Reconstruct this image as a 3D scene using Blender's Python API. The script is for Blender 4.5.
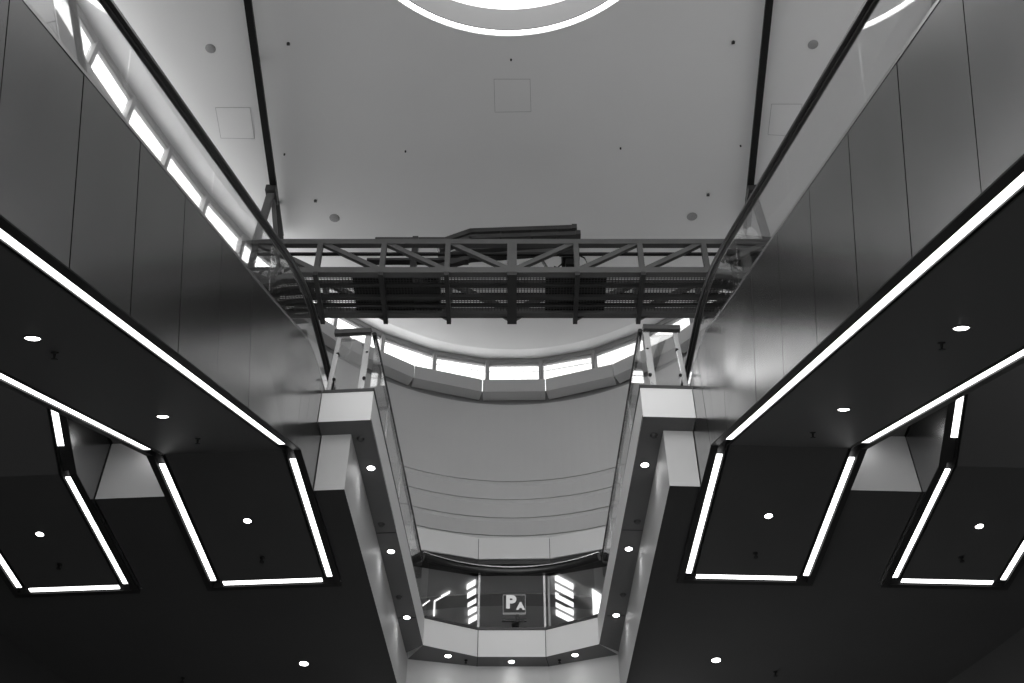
import bpy, bmesh, math, random
from mathutils import Vector, Matrix
random.seed(4)
C = bpy.context.scene.collection
for o in list(bpy.data.objects): bpy.data.objects.remove(o)

# ------------------------------------------------------------------ camera
SC = bpy.context.scene
FPX = 1176.42; PITCH = math.radians(44.3227)
cd = bpy.data.cameras.new('camera'); cam = bpy.data.objects.new('camera', cd); C.objects.link(cam)
cd.sensor_fit = 'HORIZONTAL'; cd.sensor_width = 36.0; cd.lens = FPX * 36.0 / 1024.0
cd.clip_start = 0.05; cd.clip_end = 500
cam.location = (0, 0, 0); cam.rotation_euler = (math.pi / 2 + PITCH, 0, 0)
SC.camera = cam
SC.view_settings.view_transform = 'Standard'; SC.view_settings.look = 'None'
SC.view_settings.gamma = 1.0; SC.view_settings.use_curve_mapping = False
SC.view_settings.exposure = 0.62

# ------------------------------------------------------------------ sky: overcast, brighter to the far side and to the left
W = bpy.data.worlds.new('sky'); SC.world = W; W.use_nodes = True
wn = W.node_tree.nodes; wl = W.node_tree.links; wn.clear()
wout = wn.new('ShaderNodeOutputWorld'); wbg = wn.new('ShaderNodeBackground')
wtc = wn.new('ShaderNodeTexCoord')
dot = wn.new('ShaderNodeVectorMath'); dot.operation = 'DOT_PRODUCT'; dot.inputs[1].default_value = (-1.0, 0.10, 0.05)
wmr = wn.new('ShaderNodeMapRange'); wmr.interpolation_type = 'SMOOTHSTEP'
wmr.inputs['From Min'].default_value = -0.2; wmr.inputs['From Max'].default_value = 0.85
wmr.inputs['To Min'].default_value = 1.25; wmr.inputs['To Max'].default_value = 5.4
wl.new(wtc.outputs['Generated'], dot.inputs[0]); wl.new(dot.outputs['Value'], wmr.inputs['Value'])
wbg.inputs['Color'].default_value = (1, 1, 1, 1)
def wrange(vec, f0, f1, t0, t1):
    d = wn.new('ShaderNodeVectorMath'); d.operation = 'DOT_PRODUCT'; d.inputs[1].default_value = vec
    m = wn.new('ShaderNodeMapRange'); m.interpolation_type = 'SMOOTHSTEP'
    for k, v in zip(('From Min', 'From Max', 'To Min', 'To Max'), (f0, f1, t0, t1)): m.inputs[k].default_value = v
    wl.new(wtc.outputs['Generated'], d.inputs[0]); wl.new(d.outputs['Value'], m.inputs['Value']); return m.outputs['Result']
def wmul(a, b):
    m = wn.new('ShaderNodeMath'); m.operation = 'MULTIPLY'; wl.new(a, m.inputs[0]); wl.new(b, m.inputs[1]); return m.outputs[0]
wlow = wrange((0, 0, 1), -0.10, 0.06, 0.7, 1.0)          # ground beyond the building is darker than the sky
wright = wrange((1, 0.25, 0), 0.2, 0.8, 1.0, 0.4)         # right sky dimmed to darken the steel's reflections and the cove
wl.new(wmul(wmul(wmr.outputs['Result'], wlow), wright), wbg.inputs['Strength']); wl.new(wbg.outputs[0], wout.inputs[0])

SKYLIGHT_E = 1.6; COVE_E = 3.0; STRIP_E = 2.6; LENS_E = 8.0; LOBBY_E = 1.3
WASH_W = 3.0

# ------------------------------------------------------------------ materials
def srgb(v):
    v /= 255.0
    return v / 12.92 if v <= 0.04045 else ((v + 0.055) / 1.055) ** 2.4
def paint(name, val, rough=0.6, metal=0.0, noise=0.04, scale=3.0, bump=0.0, bscale=60, spec=0.5, aniso=0.0, stretch=None):
    m = bpy.data.materials.new(name); m.use_nodes = True
    n = m.node_tree.nodes; l = m.node_tree.links; p = n['Principled BSDF']
    p.inputs['Roughness'].default_value = rough; p.inputs['Metallic'].default_value = metal
    p.inputs['Specular IOR Level'].default_value = spec
    tc = n.new('ShaderNodeTexCoord'); nz = n.new('ShaderNodeTexNoise'); nz.inputs['Scale'].default_value = scale
    nz.inputs['Detail'].default_value = 4
    src = tc.outputs['Object']
    if stretch:
        mp = n.new('ShaderNodeMapping'); mp.inputs['Scale'].default_value = stretch
        l.new(src, mp.inputs['Vector']); src = mp.outputs['Vector']
    l.new(src, nz.inputs['Vector'])
    mr = n.new('ShaderNodeMapRange'); mr.inputs['From Min'].default_value = 0.3; mr.inputs['From Max'].default_value = 0.7
    mr.inputs['To Min'].default_value = val * (1 - noise); mr.inputs['To Max'].default_value = val * (1 + noise)
    l.new(nz.outputs['Fac'], mr.inputs['Value'])
    cb = n.new('ShaderNodeCombineColor')
    for k in range(3): l.new(mr.outputs['Result'], cb.inputs[k])
    l.new(cb.outputs['Color'], p.inputs['Base Color'])
    if bump:
        b = n.new('ShaderNodeBump'); b.inputs['Strength'].default_value = bump; b.inputs['Distance'].default_value = 0.01
        nb = n.new('ShaderNodeTexNoise'); nb.inputs['Scale'].default_value = bscale; l.new(src, nb.inputs['Vector'])
        l.new(nb.outputs['Fac'], b.inputs['Height']); l.new(b.outputs['Normal'], p.inputs['Normal'])
    if aniso:
        p.inputs['Anisotropic'].default_value = aniso; p.inputs['Anisotropic Rotation'].default_value = 0.25
        tg = n.new('ShaderNodeTangent'); tg.direction_type = 'RADIAL'; tg.axis = 'Z'; l.new(tg.outputs[0], p.inputs['Tangent'])
    return m
def emit(name, strength):
    m = bpy.data.materials.new(name); m.use_nodes = True
    n = m.node_tree.nodes; l = m.node_tree.links; n.clear()
    e = n.new('ShaderNodeEmission'); o = n.new('ShaderNodeOutputMaterial')
    e.inputs['Color'].default_value = (1, 1, 1, 1); e.inputs['Strength'].default_value = strength
    l.new(e.outputs[0], o.inputs[0]); return m
def glass(name, tint=0.96, refl=0.08, rough=0.02, fk=0.5):
    m = bpy.data.materials.new(name); m.use_nodes = True
    n = m.node_tree.nodes; l = m.node_tree.links; n.clear()
    t = n.new('ShaderNodeBsdfTransparent'); t.inputs['Color'].default_value = (tint, tint, tint, 1)
    g = n.new('ShaderNodeBsdfGlossy'); g.inputs['Roughness'].default_value = rough
    g.inputs['Color'].default_value = (1, 1, 1, 1)
    fr = n.new('ShaderNodeFresnel'); fr.inputs['IOR'].default_value = 1.45
    mu = n.new('ShaderNodeMath'); mu.operation = 'MULTIPLY_ADD'; mu.inputs[1].default_value = fk; mu.inputs[2].default_value = refl * 0.3
    mx = n.new('ShaderNodeMixShader'); o = n.new('ShaderNodeOutputMaterial')
    l.new(fr.outputs[0], mu.inputs[0]); l.new(mu.outputs[0], mx.inputs[0])
    l.new(t.outputs[0], mx.inputs[1]); l.new(g.outputs[0], mx.inputs[2]); l.new(mx.outputs[0], o.inputs[0])
    return m
M = dict(
    ceiling=paint('ceiling_plaster', 0.74, 0.8, noise=0.015, scale=0.6),
    drum=paint('skylight_drum_grey', 0.20, 0.8, noise=0.015),
    wall=paint('wall_plaster', 0.60, 0.75, noise=0.02, scale=0.8),
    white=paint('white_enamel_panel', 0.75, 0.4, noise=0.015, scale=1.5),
    sill=paint('sill_panel_grey', 0.52, 0.5, noise=0.02, scale=1.0),
    frame=paint('window_frame_grey', 0.30, 0.5),
    soffit=paint('soffit_charcoal', 0.042, 0.6, noise=0.06, scale=1.0, spec=0.25),
    under=paint('truss_underside_charcoal', 0.052, 0.55, noise=0.05, scale=1.0, spec=0.25),
    black=paint('black_trim', 0.012, 0.5, spec=0.2),
    dgrey=paint('dark_grey_metal', 0.05, 0.45, 0.3),
    steel=paint('brushed_steel_cladding', 0.25, 0.20, 1.0, noise=0.06, scale=1.0, bump=0.05, bscale=1.2, stretch=(2.5, 2.5, 0.6), aniso=0.3),
    chrome=paint('polished_stainless', 0.62, 0.22, 1.0),
    rubber=paint('handrail_rubber', 0.010, 0.28, spec=0.5),
    gantryshade=paint('gantry_grey_shaded', 0.03, 0.5, noise=0.08, scale=4), gantry=paint('gantry_grey_paint', 0.085, 0.5, noise=0.08, scale=4),  # darker copy of the gantry grey; shade on down-facing beams is in the colour
    grate=paint('galvanised_grating', 0.05, 0.6),
    tarp=paint('dark_tarpaulin', 0.03, 0.5, bump=0.8, bscale=9),
    cloth=paint('white_sack_cloth', 0.7, 0.7, bump=0.8, bscale=18),
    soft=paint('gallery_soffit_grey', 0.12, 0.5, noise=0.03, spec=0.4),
    lobby=paint('lobby_ceiling_grey', 0.62, 0.6, noise=0.03),
    lobbyd=paint('lobby_ceiling_band_dark', 0.36, 0.6, noise=0.03),
    speaker=paint('speaker_grille_grey', 0.30, 0.8, noise=0.2, scale=90),
    floor=paint('floor_stone', 0.40, 0.5, noise=0.1, scale=1.0),
    signface=paint('sign_dark_face', 0.03, 0.4), signwhite=emit('backlit_sign_letter', 0.5),
    lowwall=paint('lower_wall_dark', 0.028, 0.6),
    glass=glass('clear_balustrade_glass'), wglass=glass('window_glass', 0.96, 0.05), tglass=glass('tinted_balcony_glass', 0.84, 0.0, fk=0.14), signedge=emit('backlit_sign_edge', 0.16), bulk=paint('bulkhead_white', 0.50, 0.5, noise=0.015),
    skylight=emit('skylight_diffuser', SKYLIGHT_E), cove=emit('cove_tube', COVE_E), strip=emit('strip_diffuser', STRIP_E),
    lens=emit('downlight_lens', LENS_E), lobbyglow=emit('lobby_lamp_and_reflection', LOBBY_E),
)

# ------------------------------------------------------------------ mesh helpers
class MB:
    def __init__(s): s.v = []; s.f = []; s.m = []
    def add(s, pts): b = len(s.v); s.v += [Vector(p) for p in pts]; return b
    def face(s, idx, m=0): s.f.append(idx); s.m.append(m)
    def poly(s, pts, m=0): b = s.add(pts); s.face(list(range(b, b + len(pts))), m)
    def hexa(s, lo, hi, m=0):          # two loops of equal length -> closed prism
        n = len(lo); b = s.add(list(lo) + list(hi))
        s.face([b + i for i in range(n)][::-1], m); s.face([b + n + i for i in range(n)], m)
        for i in range(n):
            j = (i + 1) % n; s.face([b + i, b + j, b + n + j, b + n + i], m)
        return s
    def box(s, x0, x1, y0, y1, z0, z1, T=None, m=0):
        T = T or (lambda a, b, c: (a, b, c))
        s.hexa([T(x0, y0, z0), T(x1, y0, z0), T(x1, y1, z0), T(x0, y1, z0)], [T(x0, y0, z1), T(x1, y0, z1), T(x1, y1, z1), T(x0, y1, z1)], m)
        return s
    def bar(s, p, q, w, h, up=(0, 0, 1), m=0):   # rectangular bar from p to q
        p = Vector(p); q = Vector(q); d = (q - p).normalized(); up = Vector(up)
        if abs(d.dot(up)) > 0.98: up = Vector((0, 1, 0))
        r = d.cross(up).normalized() * (w / 2); u = r.cross(d).normalized() * (h / 2)
        s.hexa([p - r - u, p + r - u, p + r + u, p - r + u], [q - r - u, q + r - u, q + r + u, q - r + u], m); return s
    def sweep(s, path, prof, up=(0, 0, 1), m=0):  # prof: list of (side, up) offsets, along a path of points
        path = [Vector(p) for p in path]; n = len(prof); rings = []
        for i, p in enumerate(path):
            a = path[max(i - 1, 0)]; b = path[min(i + 1, len(path) - 1)]
            d = (b - a).normalized(); r = d.cross(Vector(up)).normalized(); u = r.cross(d).normalized()
            rings.append(s.add([p + r * x + u * y for x, y in prof]))
        for i in range(len(path) - 1):
            for k in range(n):
                j = (k + 1) % n; s.face([rings[i] + k, rings[i] + j, rings[i + 1] + j, rings[i + 1] + k], m)
        s.face([rings[0] + k for k in range(n)][::-1], m); s.face([rings[-1] + k for k in range(n)], m); return s
    def tube(s, path, r, n=10, m=0): return s.sweep(path, [(r * math.cos(2 * math.pi * k / n), r * math.sin(2 * math.pi * k / n)) for k in range(n)], (0.01, 0.02, 1), m)
    def lathe(s, prof, c=(0, 0, 0), N=(0, 0, 1), n=24, m=0):   # prof: (radius, height along N)
        c = Vector(c); N = Vector(N).normalized(); a = N.orthogonal().normalized(); b = N.cross(a); rings = []
        for r, h in prof:
            if r < 1e-6: rings.append((s.add([c + N * h]), 1))
            else: rings.append((s.add([c + N * h + (a * math.cos(2 * math.pi * k / n) + b * math.sin(2 * math.pi * k / n)) * r for k in range(n)]), n))
        for (i, ni), (j, nj) in zip(rings, rings[1:]):
            for k in range(n):
                q = (k + 1) % n
                if ni == 1 and nj == 1: break
                if ni == 1: s.face([i, j + q, j + k], m)
                elif nj == 1: s.face([i + k, i + q, j], m)
                else: s.face([i + k, i + q, j + q, j + k], m)
        return s
    def build(s, name, mats, parent=None, base=None, smooth=False):
        if not isinstance(mats, (list, tuple)): mats = [mats]
        base = Vector(base) if base is not None else (Vector((0, 0, 0)))
        org = parent_world(parent) if parent else base
        me = bpy.data.meshes.new(name)
        me.from_pydata([v - org for v in s.v], [], s.f)
        for k in mats: me.materials.append(k)
        for p, k in zip(me.polygons, s.m): p.material_index = k
        bm = bmesh.new(); bm.from_mesh(me); bmesh.ops.recalc_face_normals(bm, faces=bm.faces)
        if smooth:
            for f in bm.faces: f.smooth = True
            for e in bm.edges:
                if len(e.link_faces) == 2 and e.calc_face_angle(0) > 0.7: e.smooth = False
        bm.to_mesh(me); bm.free(); me.update()
        o = bpy.data.objects.new(name, me); C.objects.link(o)
        if parent: o.parent = parent
        else: o.location = base
        return o
def parent_world(o):
    p = Vector((0, 0, 0))
    while o: p = p + o.location; o = o.parent
    return p
def tag(o, label, cat, group=None):
    o['label'] = label; o['category'] = cat
    if group: o['group'] = group
    return o
def thing(name, label, cat, loc, group=None):
    o = bpy.data.objects.new(name, None); C.objects.link(o); o.location = loc; o.empty_display_size = 0.1
    return tag(o, label, cat, group)
def struct(o): o['kind'] = 'structure'; return o

# ------------------------------------------------------------------ frames of the place
YAW = {-1: math.radians(3.632), 1: math.radians(-2.191), 0: math.radians(0.72)}
def side(sg):                       # a = distance out from the middle of the void, y = along that side's escalators
    ca, sa = math.cos(YAW[sg]), math.sin(YAW[sg])
    def T(a, y, z):
        x = sg * a - 0.18
        return Vector((x * ca + y * sa, -x * sa + y * ca, z))
    return T
def mid():
    ca, sa = math.cos(YAW[0]), math.sin(YAW[0])
    return lambda x, y, z: Vector(((x - 0.18) * ca + y * sa, -(x - 0.18) * sa + y * ca, z))
TL, TR, TM = side(-1), side(1), mid()
SN = {-1: 'left', 1: 'right'}

# outline of the clerestory (half of it, mirrored), metres
HEAD = [(0.54, 17.40), (1.60, 17.14), (2.60, 16.62), (3.45, 15.92), (4.2, 15.02), (4.92, 14.0), (5.40, 13.05), (5.82, 12.0), (6.20, 11.0), (6.52, 9.95), (6.80, 8.85), (6.98, 7.75), (7.08, 6.65), (7.14, 5.5), (7.16, 4.3), (7.14, 3.1), (7.1, 1.9), (7.0, 0.7), (6.9, -0.5), (6.75, -1.7), (6.6, -2.9), (6.45, -4.1)]
KW = 1.02
HEAD0 = list(HEAD)
HEAD = [(x * KW, y * KW) for x, y in HEAD]
def ring(half, z, k=None):   # left end -> far middle -> right end
    return [TM(-x, y, z) for x, y in half[::-1]] + [TM(x, y, z) for x, y in half]
def catmull(pts, n=6):
    out = []
    for i in range(len(pts) - 1):
        p0 = pts[max(i - 1, 0)]; p1 = pts[i]; p2 = pts[i + 1]; p3 = pts[min(i + 2, len(pts) - 1)]
        for k in range(n):
            t = k / n
            out.append(tuple(0.5 * (2 * p1[j] + (p2[j] - p0[j]) * t + (2 * p0[j] - 5 * p1[j] + 4 * p2[j] - p3[j]) * t * t + (3 * p1[j] - p0[j] - 3 * p2[j] + p3[j]) * t ** 3) for j in (0, 1)))
    out.append(pts[-1]); return out
FULL = [(-x, y) for x, y in HEAD[::-1]] + HEAD
DENSE = catmull(FULL, 6)
DENSE0 = catmull([(-x, y) for x, y in HEAD0[::-1]] + HEAD0, 6)
CHORD = [(FULL[i][0] + (FULL[i + 1][0] - FULL[i][0]) * k / 6, FULL[i][1] + (FULL[i + 1][1] - FULL[i][1]) * k / 6) for i in range(len(FULL) - 1) for k in range(6)] + [FULL[-1]]
def offset(poly, d):            # d > 0 moves towards the room
    out = []
    for i, p in enumerate(poly):
        f = d(p) if callable(d) else d
        a = poly[max(i - 1, 0)]; b = poly[min(i + 1, len(poly) - 1)]
        tx, ty = b[0] - a[0], b[1] - a[1]; L = math.hypot(tx, ty)
        out.append((p[0] + ty / L * f, p[1] - tx / L * f))
    return out
def resample_mid(poly, first, step):   # vertices symmetric about the middle: ±first, then every step
    import bisect
    mi = min(range(len(poly)), key=lambda i: abs(poly[i][0]) + (0 if poly[i][1] > 5 else 99))
    def walk(pts):
        S = [0.0]
        for a, b in zip(pts, pts[1:]): S.append(S[-1] + math.hypot(b[0] - a[0], b[1] - a[1]))
        out = []; s = first
        while s < S[-1]:
            i = bisect.bisect(S, s) - 1; t = (s - S[i]) / (S[i + 1] - S[i])
            out.append((pts[i][0] + (pts[i + 1][0] - pts[i][0]) * t, pts[i][1] + (pts[i + 1][1] - pts[i][1]) * t)); s += step
        return out
    half = [(0.0, poly[mi][1])] + [p for p in poly[mi:] if p[0] > 0.001]
    r = walk(half)
    return [(-x, y) for x, y in r[::-1]] + r
ZC = 16.7
ZH, ZG1, ZG0 = 16.50 * KW, 16.33 * KW, 15.60 * KW

# ------------------------------------------------------------------ ceiling with the round skylight opening
CEDGE = offset(DENSE0, lambda p: 0.10 + 0.24 * min(1, max(0, (17.4 - p[1]) / 7)))
SKY_C = TM(0.03, 7.39, ZC); SKY_R = 2.69
def build_ceiling():
    bm = bmesh.new()
    outer = [bm.verts.new(TM(x, y, ZC)) for x, y in CEDGE]
    hole = [bm.verts.new(SKY_C + Vector((SKY_R * math.cos(2 * math.pi * k / 96), SKY_R * math.sin(2 * math.pi * k / 96), 0))) for k in range(96)]
    es = [bm.edges.new((outer[i], outer[(i + 1) % len(outer)])) for i in range(len(outer))]
    es += [bm.edges.new((hole[i], hole[(i + 1) % 96])) for i in range(96)]
    bmesh.ops.triangle_fill(bm, edges=es, use_beauty=True)
    r = bmesh.ops.extrude_face_region(bm, geom=list(bm.faces))
    for g in r['geom']:
        if isinstance(g, bmesh.types.BMVert): g.co.z += 0.06
    bmesh.ops.recalc_face_normals(bm, faces=bm.faces)
    me = bpy.data.meshes.new('ceiling'); bm.to_mesh(me); bm.free(); me.materials.append(M['ceiling'])
    o = bpy.data.objects.new('ceiling', me); C.objects.link(o); struct(o)
    # cove between the flat ceiling and the window heads
    mb = MB(); lo = CHORD
    for i in range(len(DENSE) - 1):
        a, b = CEDGE[i], CEDGE[i + 1]; c, d = lo[i], lo[i + 1]
        mb.hexa([TM(*a, ZC), TM(*b, ZC), TM(*d, ZH), TM(*c, ZH)], [TM(*a, ZC + 0.06), TM(*b, ZC + 0.06), TM(*d, ZH + 0.08), TM(*c, ZH + 0.08)])
    bmc = mb.build('trim_1', M['ceiling'], smooth=True); struct(bmc)
build_ceiling()

# ------------------------------------------------------------------ clerestory windows, one unit per facet
wcount = 0
for i in range(len(FULL) - 1):
    a, b = FULL[i], FULL[i + 1]
    wcount += 1
    tx, ty = b[0] - a[0], b[1] - a[1]; L = math.hypot(tx, ty); tx /= L; ty /= L; nx, ny = ty, -tx   # n to the room
    def P(s, d, z): return TM(a[0] + tx * s + nx * d, a[1] + ty * s + ny * d, z)
    w = MB()
    w.box(0, L, -0.06, 0.02, ZG1 + 0.05, ZH + 0.10, P); w.box(0.03, L - 0.03, -0.06, 0.0, ZG1, ZG1 + 0.05, P)
    w.box(0, 0.045, -0.07, 0.05, ZG0, ZG1 + 0.1, P); w.box(L - 0.045, L, -0.07, 0.05, ZG0, ZG1 + 0.1, P)
    w.box(0, L, -0.10, 0.0, ZG0 - 0.45, ZG0, P)
    root = w.build('window_%d' % wcount, M['frame']); struct(root)
    g = MB(); g.box(0.045, L - 0.045, -0.035, -0.03, ZG0, ZG1, P); g.build('pane', M['wglass'], root)
    if i in (10, 20, 21, 22):       # fine transom bars seen in a few panes
        t = MB(); t.box(0.05, L - 0.05, -0.06, -0.045, ZG1 - 0.15, ZG1 - 0.137, P); t.build('transom', M['frame'], root)

# ------------------------------------------------------------------ curved wall of the hall
WALLC = offset(DENSE, 0.10)
SILL = resample_mid(offset(DENSE, lambda p: 0.10 + 0.18 * min(1, max(0, (p[1] - 13.5) / 2.5))), 0.62 * KW, 1.38 * KW)
def wall_band(name, curve, z0, z1, th, mat, sub=None):
    mb = MB(); out = offset(curve, -th)
    for i in range(len(curve) - 1):
        a, b, c, d = curve[i], curve[i + 1], out[i + 1], out[i]
        mb.hexa([TM(*p, z0) for p in (a, b, c, d)], [TM(*p, z1) for p in (a, b, c, d)])
    return struct(mb.build(name, mat, smooth=True))
GR = [13.327, 12.914, 12.508, 12.121]
GR = [z * KW for z in GR]; zs = [15.4 * KW] + GR + [11.65]
wroot = None
for k in range(5):       # courses stepping slightly, with open shadow joints between them
    mb = MB(); z1 = zs[k] - (0.0 if k == 0 else 0.018); z0 = zs[k + 1]
    if k == 0: z1 = 15.5
    cu = offset(WALLC, 0.0); ou = offset(WALLC, -0.2)
    sub = [(p, q, r, s) for p, q, r, s in zip(cu, cu[1:], ou[1:], ou)]
    for p, q, r, s in sub:
        if k == 0: mb.hexa([TM(*t, z0) for t in (p, q, r, s)], [TM(*t, z1) for t in (p, q, r, s)])
        elif max(p[1], q[1]) > 8:       # lapped course: upper face tips back, lower face tucks under
            f = 1 - 0.09 / math.hypot(p[0], p[1] - 10); g = 1 - 0.09 / math.hypot(q[0], q[1] - 10); zm = z0 + (z1 - z0) * 0.62
            pm = (p[0] * f, 10 + (p[1] - 10) * f); qm = (q[0] * g, 10 + (q[1] - 10) * g)
            mb.hexa([TM(*p, z0), TM(*pm, zm), TM(*p, z1), TM(*s, z1), TM(*s, z0)], [TM(*q, z0), TM(*qm, zm), TM(*q, z1), TM(*r, z1), TM(*r, z0)])
    if k == 0: wroot = mb.build('wall_back', M['wall'], smooth=True); struct(wroot)
    else:
        o = mb.build('wall_course', M['wall'], wroot, smooth=True)
mb = MB(); cu = offset(WALLC, -0.06); ou = offset(WALLC, -0.18)
for p, q, r, s in zip(cu, cu[1:], ou[1:], ou):
    if max(p[1], q[1]) > 8: mb.hexa([TM(*t, 11.75) for t in (p, q, r, s)], [TM(*t, 13.65) for t in (p, q, r, s)])
mb.build('shadow_joint', M['black'], wroot, smooth=True)
# side walls below, from gallery floor to the courses, and the dark lower walls
for sg in (-1, 1):
    mb = MB()
    pts = [(p, q, r, s) for p, q, r, s in zip(WALLC, WALLC[1:], offset(WALLC, -0.2)[1:], offset(WALLC, -0.2)) if p[0] * sg > 3.2 and q[0] * sg > 3.2]
    for p, q, r, s in pts: mb.hexa([TM(*t, 8.25) for t in (p, q, r, s)], [TM(*t, 11.64 if max(p[1], q[1]) > 8 else 13.55) for t in (p, q, r, s)])
    struct(mb.build('wall_' + SN[sg], M['wall'], smooth=True))
    mb = MB(); lowc = offset(WALLC, -0.55); lowo = offset(WALLC, -0.75)
    for p, q, r, s in zip(lowc, lowc[1:], lowo[1:], lowo):
        if p[0] * sg > 1.5 and q[0] * sg > 1.5: mb.hexa([TM(*t, -1.6) for t in (p, q, r, s)], [TM(*t, 8.25) for t in (p, q, r, s)])
    struct(mb.build('wall_' + SN[sg] + '_lower', M['lowwall'], smooth=True))
# sill panels under the windows: each a loose cladding panel with a chamfered underside
SG = 'grey sill panels under the clerestory'
def between(i, n):
    m = n // 2 - 1
    return i - m
n_s = len(SILL)
def SILLD(a, b): return 0.10 + 0.18 * min(1, max(0, ((a[1] + b[1]) / 2 - 13.5) / 2.5)) + 0.02
for i in range(n_s - 1):
    a, b = SILL[i], SILL[i + 1]; k = between(i, n_s)
    tx, ty = b[0] - a[0], b[1] - a[1]; L = math.hypot(tx, ty); tx /= L; ty /= L; nx, ny = ty, -tx
    def P(s, d, z): return TM(a[0] + tx * s + nx * d, a[1] + ty * s + ny * d, z)
    mb = MB(); e = 0.006
    dd = SILLD(a, b); prof = [(0, 15.67 * KW), (0, 15.35 * KW), (-dd + 0.1, 15.31 * KW), (-dd + 0.08, 15.31 * KW), (-dd + 0.06, 15.67 * KW)]
    mb.hexa([P(e, d, z) for d, z in prof], [P(L - e, d, z) for d, z in prof])
    o = mb.build('sill_panel', M['sill'], base=P(L / 2, 0, 15.31 * KW)); ordi = ['', 'first', 'second', 'third', 'fourth', 'fifth', 'sixth', 'seventh', 'eighth', 'ninth', 'tenth', 'eleventh', 'twelfth', 'thirteenth', 'fourteenth', 'fifteenth', 'sixteenth', 'seventeenth', 'eighteenth', 'nineteenth', 'twentieth']
    if k == 0: lab = 'grey chamfered sill panel under the middle clerestory window of the far wall'
    else: lab = 'grey chamfered sill panel, %s to the %s of the middle one under the clerestory' % (ordi[abs(k)], 'left' if k < 0 else 'right')
    tag(o, lab, 'wall panel', SG)

# ------------------------------------------------------------------ floor far below
struct(MB().box(-16, 16, -12, 26, -1.75, -1.6).build('floor', M['floor']))

# ------------------------------------------------------------------ dark soffits and white bulkheads each side
def structure_side(sg):
    T = side(sg); mb = MB()
    zb, zt = 7.5, 8.25
    def blk(a0, a1, y0, y1):
        lo = [T(a0, y0, zb), T(a1, y0, zb), T(a1, y1, zb), T(a0, y1, zb)]; hi = [T(a0, y0, zt), T(a1, y0, zt), T(a1, y1, zt), T(a0, y1, zt)]
        b = mb.add(lo + hi); mb.face([b, b + 1, b + 2, b + 3], 1); mb.face([b + 4, b + 5, b + 6, b + 7], 0)
        for i in range(4): j = (i + 1) % 4; mb.face([b + i, b + j, b + 4 + j, b + 4 + i], 0)
    blk(2.2, 2.522, 9.765, 11.5); blk(4.09, 4.858, 9.765, 11.5); blk(6.36, 9.0, 9.765, 11.5); blk(2.2, 9.0, 11.5, 21)
    struct(mb.build('soffit_' + SN[sg], [M['bulk'], M['soffit']]))
    # main landing slab over it
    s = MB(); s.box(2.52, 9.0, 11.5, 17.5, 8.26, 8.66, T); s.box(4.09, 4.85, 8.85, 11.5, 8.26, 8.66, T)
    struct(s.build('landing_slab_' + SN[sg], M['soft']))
for sg in (-1, 1): structure_side(sg)

# ------------------------------------------------------------------ gallery slabs round the void (overhanging) and the far balcony
ZS, ZF = 8.25, 8.665
bal = [TL(1.954, 9.54, 0), TL(1.954, 14.40, 0), Vector((-0.477, 14.69, 0)), Vector((0.47, 14.69, 0)), TR(1.954, 14.38, 0), TR(1.954, 9.56, 0)]
bal[1] = Vector((-1.214, 14.375, 0)); bal[4] = Vector((1.188, 14.35, 0))
def up(v, z): return Vector((v.x, v.y, z))
def gallery(sg):
    T = side(sg); inner = bal[1] if sg < 0 else bal[4]
    pts = [T(1.954, 9.54, 0), inner, T(2.6, 14.75, 0), T(2.525, 14.7, 0), T(2.525, 9.54, 0)]
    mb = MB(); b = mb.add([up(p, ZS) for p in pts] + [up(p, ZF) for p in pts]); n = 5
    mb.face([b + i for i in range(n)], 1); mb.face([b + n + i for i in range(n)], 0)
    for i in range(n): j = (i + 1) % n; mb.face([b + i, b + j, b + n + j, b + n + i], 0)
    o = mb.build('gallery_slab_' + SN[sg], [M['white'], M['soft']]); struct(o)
    j = MB()
    for y in (11.62, 13.55): j.box(1.955, 2.198, y, y + 0.008, ZS - 0.004, ZS + 0.01, T)
    j.box(1.949, 1.956, 9.54, 14.3, ZS + 0.01, ZS + 0.02, T)
    j.build('panel_joint', M['black'], o)
    c = MB(); c.box(1.945, 1.965, 9.53, 14.33, ZF, ZF + 0.03, T); c.box(1.945, 2.525, 9.53, 9.55, ZF, ZF + 0.04, T); c.build('edge_trim', M['dgrey'], o)
for sg in (-1, 1): gallery(sg)
# balcony: three facets
BF = [bal[1], bal[2], bal[3], bal[4]]
backw = [TL(2.2, 14.63, 0), Vector((-0.49, 14.955, 0)), Vector((0.518, 14.955, 0)), TR(2.2, 14.56, 0)]
mb = MB()
pl = [up(p, ZS) for p in BF] + [up(p, ZS) for p in backw[::-1]]
loc = [Vector((p.x, 20.5 if i > 3 else p.y, 0)) for i, p in enumerate(pl)]
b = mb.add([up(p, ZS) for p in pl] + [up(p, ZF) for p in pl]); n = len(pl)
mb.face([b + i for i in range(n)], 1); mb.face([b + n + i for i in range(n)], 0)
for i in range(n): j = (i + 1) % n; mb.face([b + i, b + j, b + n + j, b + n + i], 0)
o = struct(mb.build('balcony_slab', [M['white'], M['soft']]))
jt = MB()
for p, q in ((bal[2], backw[1]), (bal[3], backw[2])):
    jt.bar(up(p, ZS - 0.001), up(q, ZS - 0.001), 0.008, 0.006)
    jt.bar(up(p, ZS) + Vector((0, -0.003, 0)), up(p, ZF) + Vector((0, -0.003, 0)), 0.008, 0.006)
jt.build('panel_joint', M['black'], o)
et = MB()
for p, q in zip(BF, BF[1:]): et.bar(up(p, ZF + 0.02), up(q, ZF + 0.02), 0.03, 0.035)
et.build('edge_trim', M['dgrey'], o)
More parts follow.
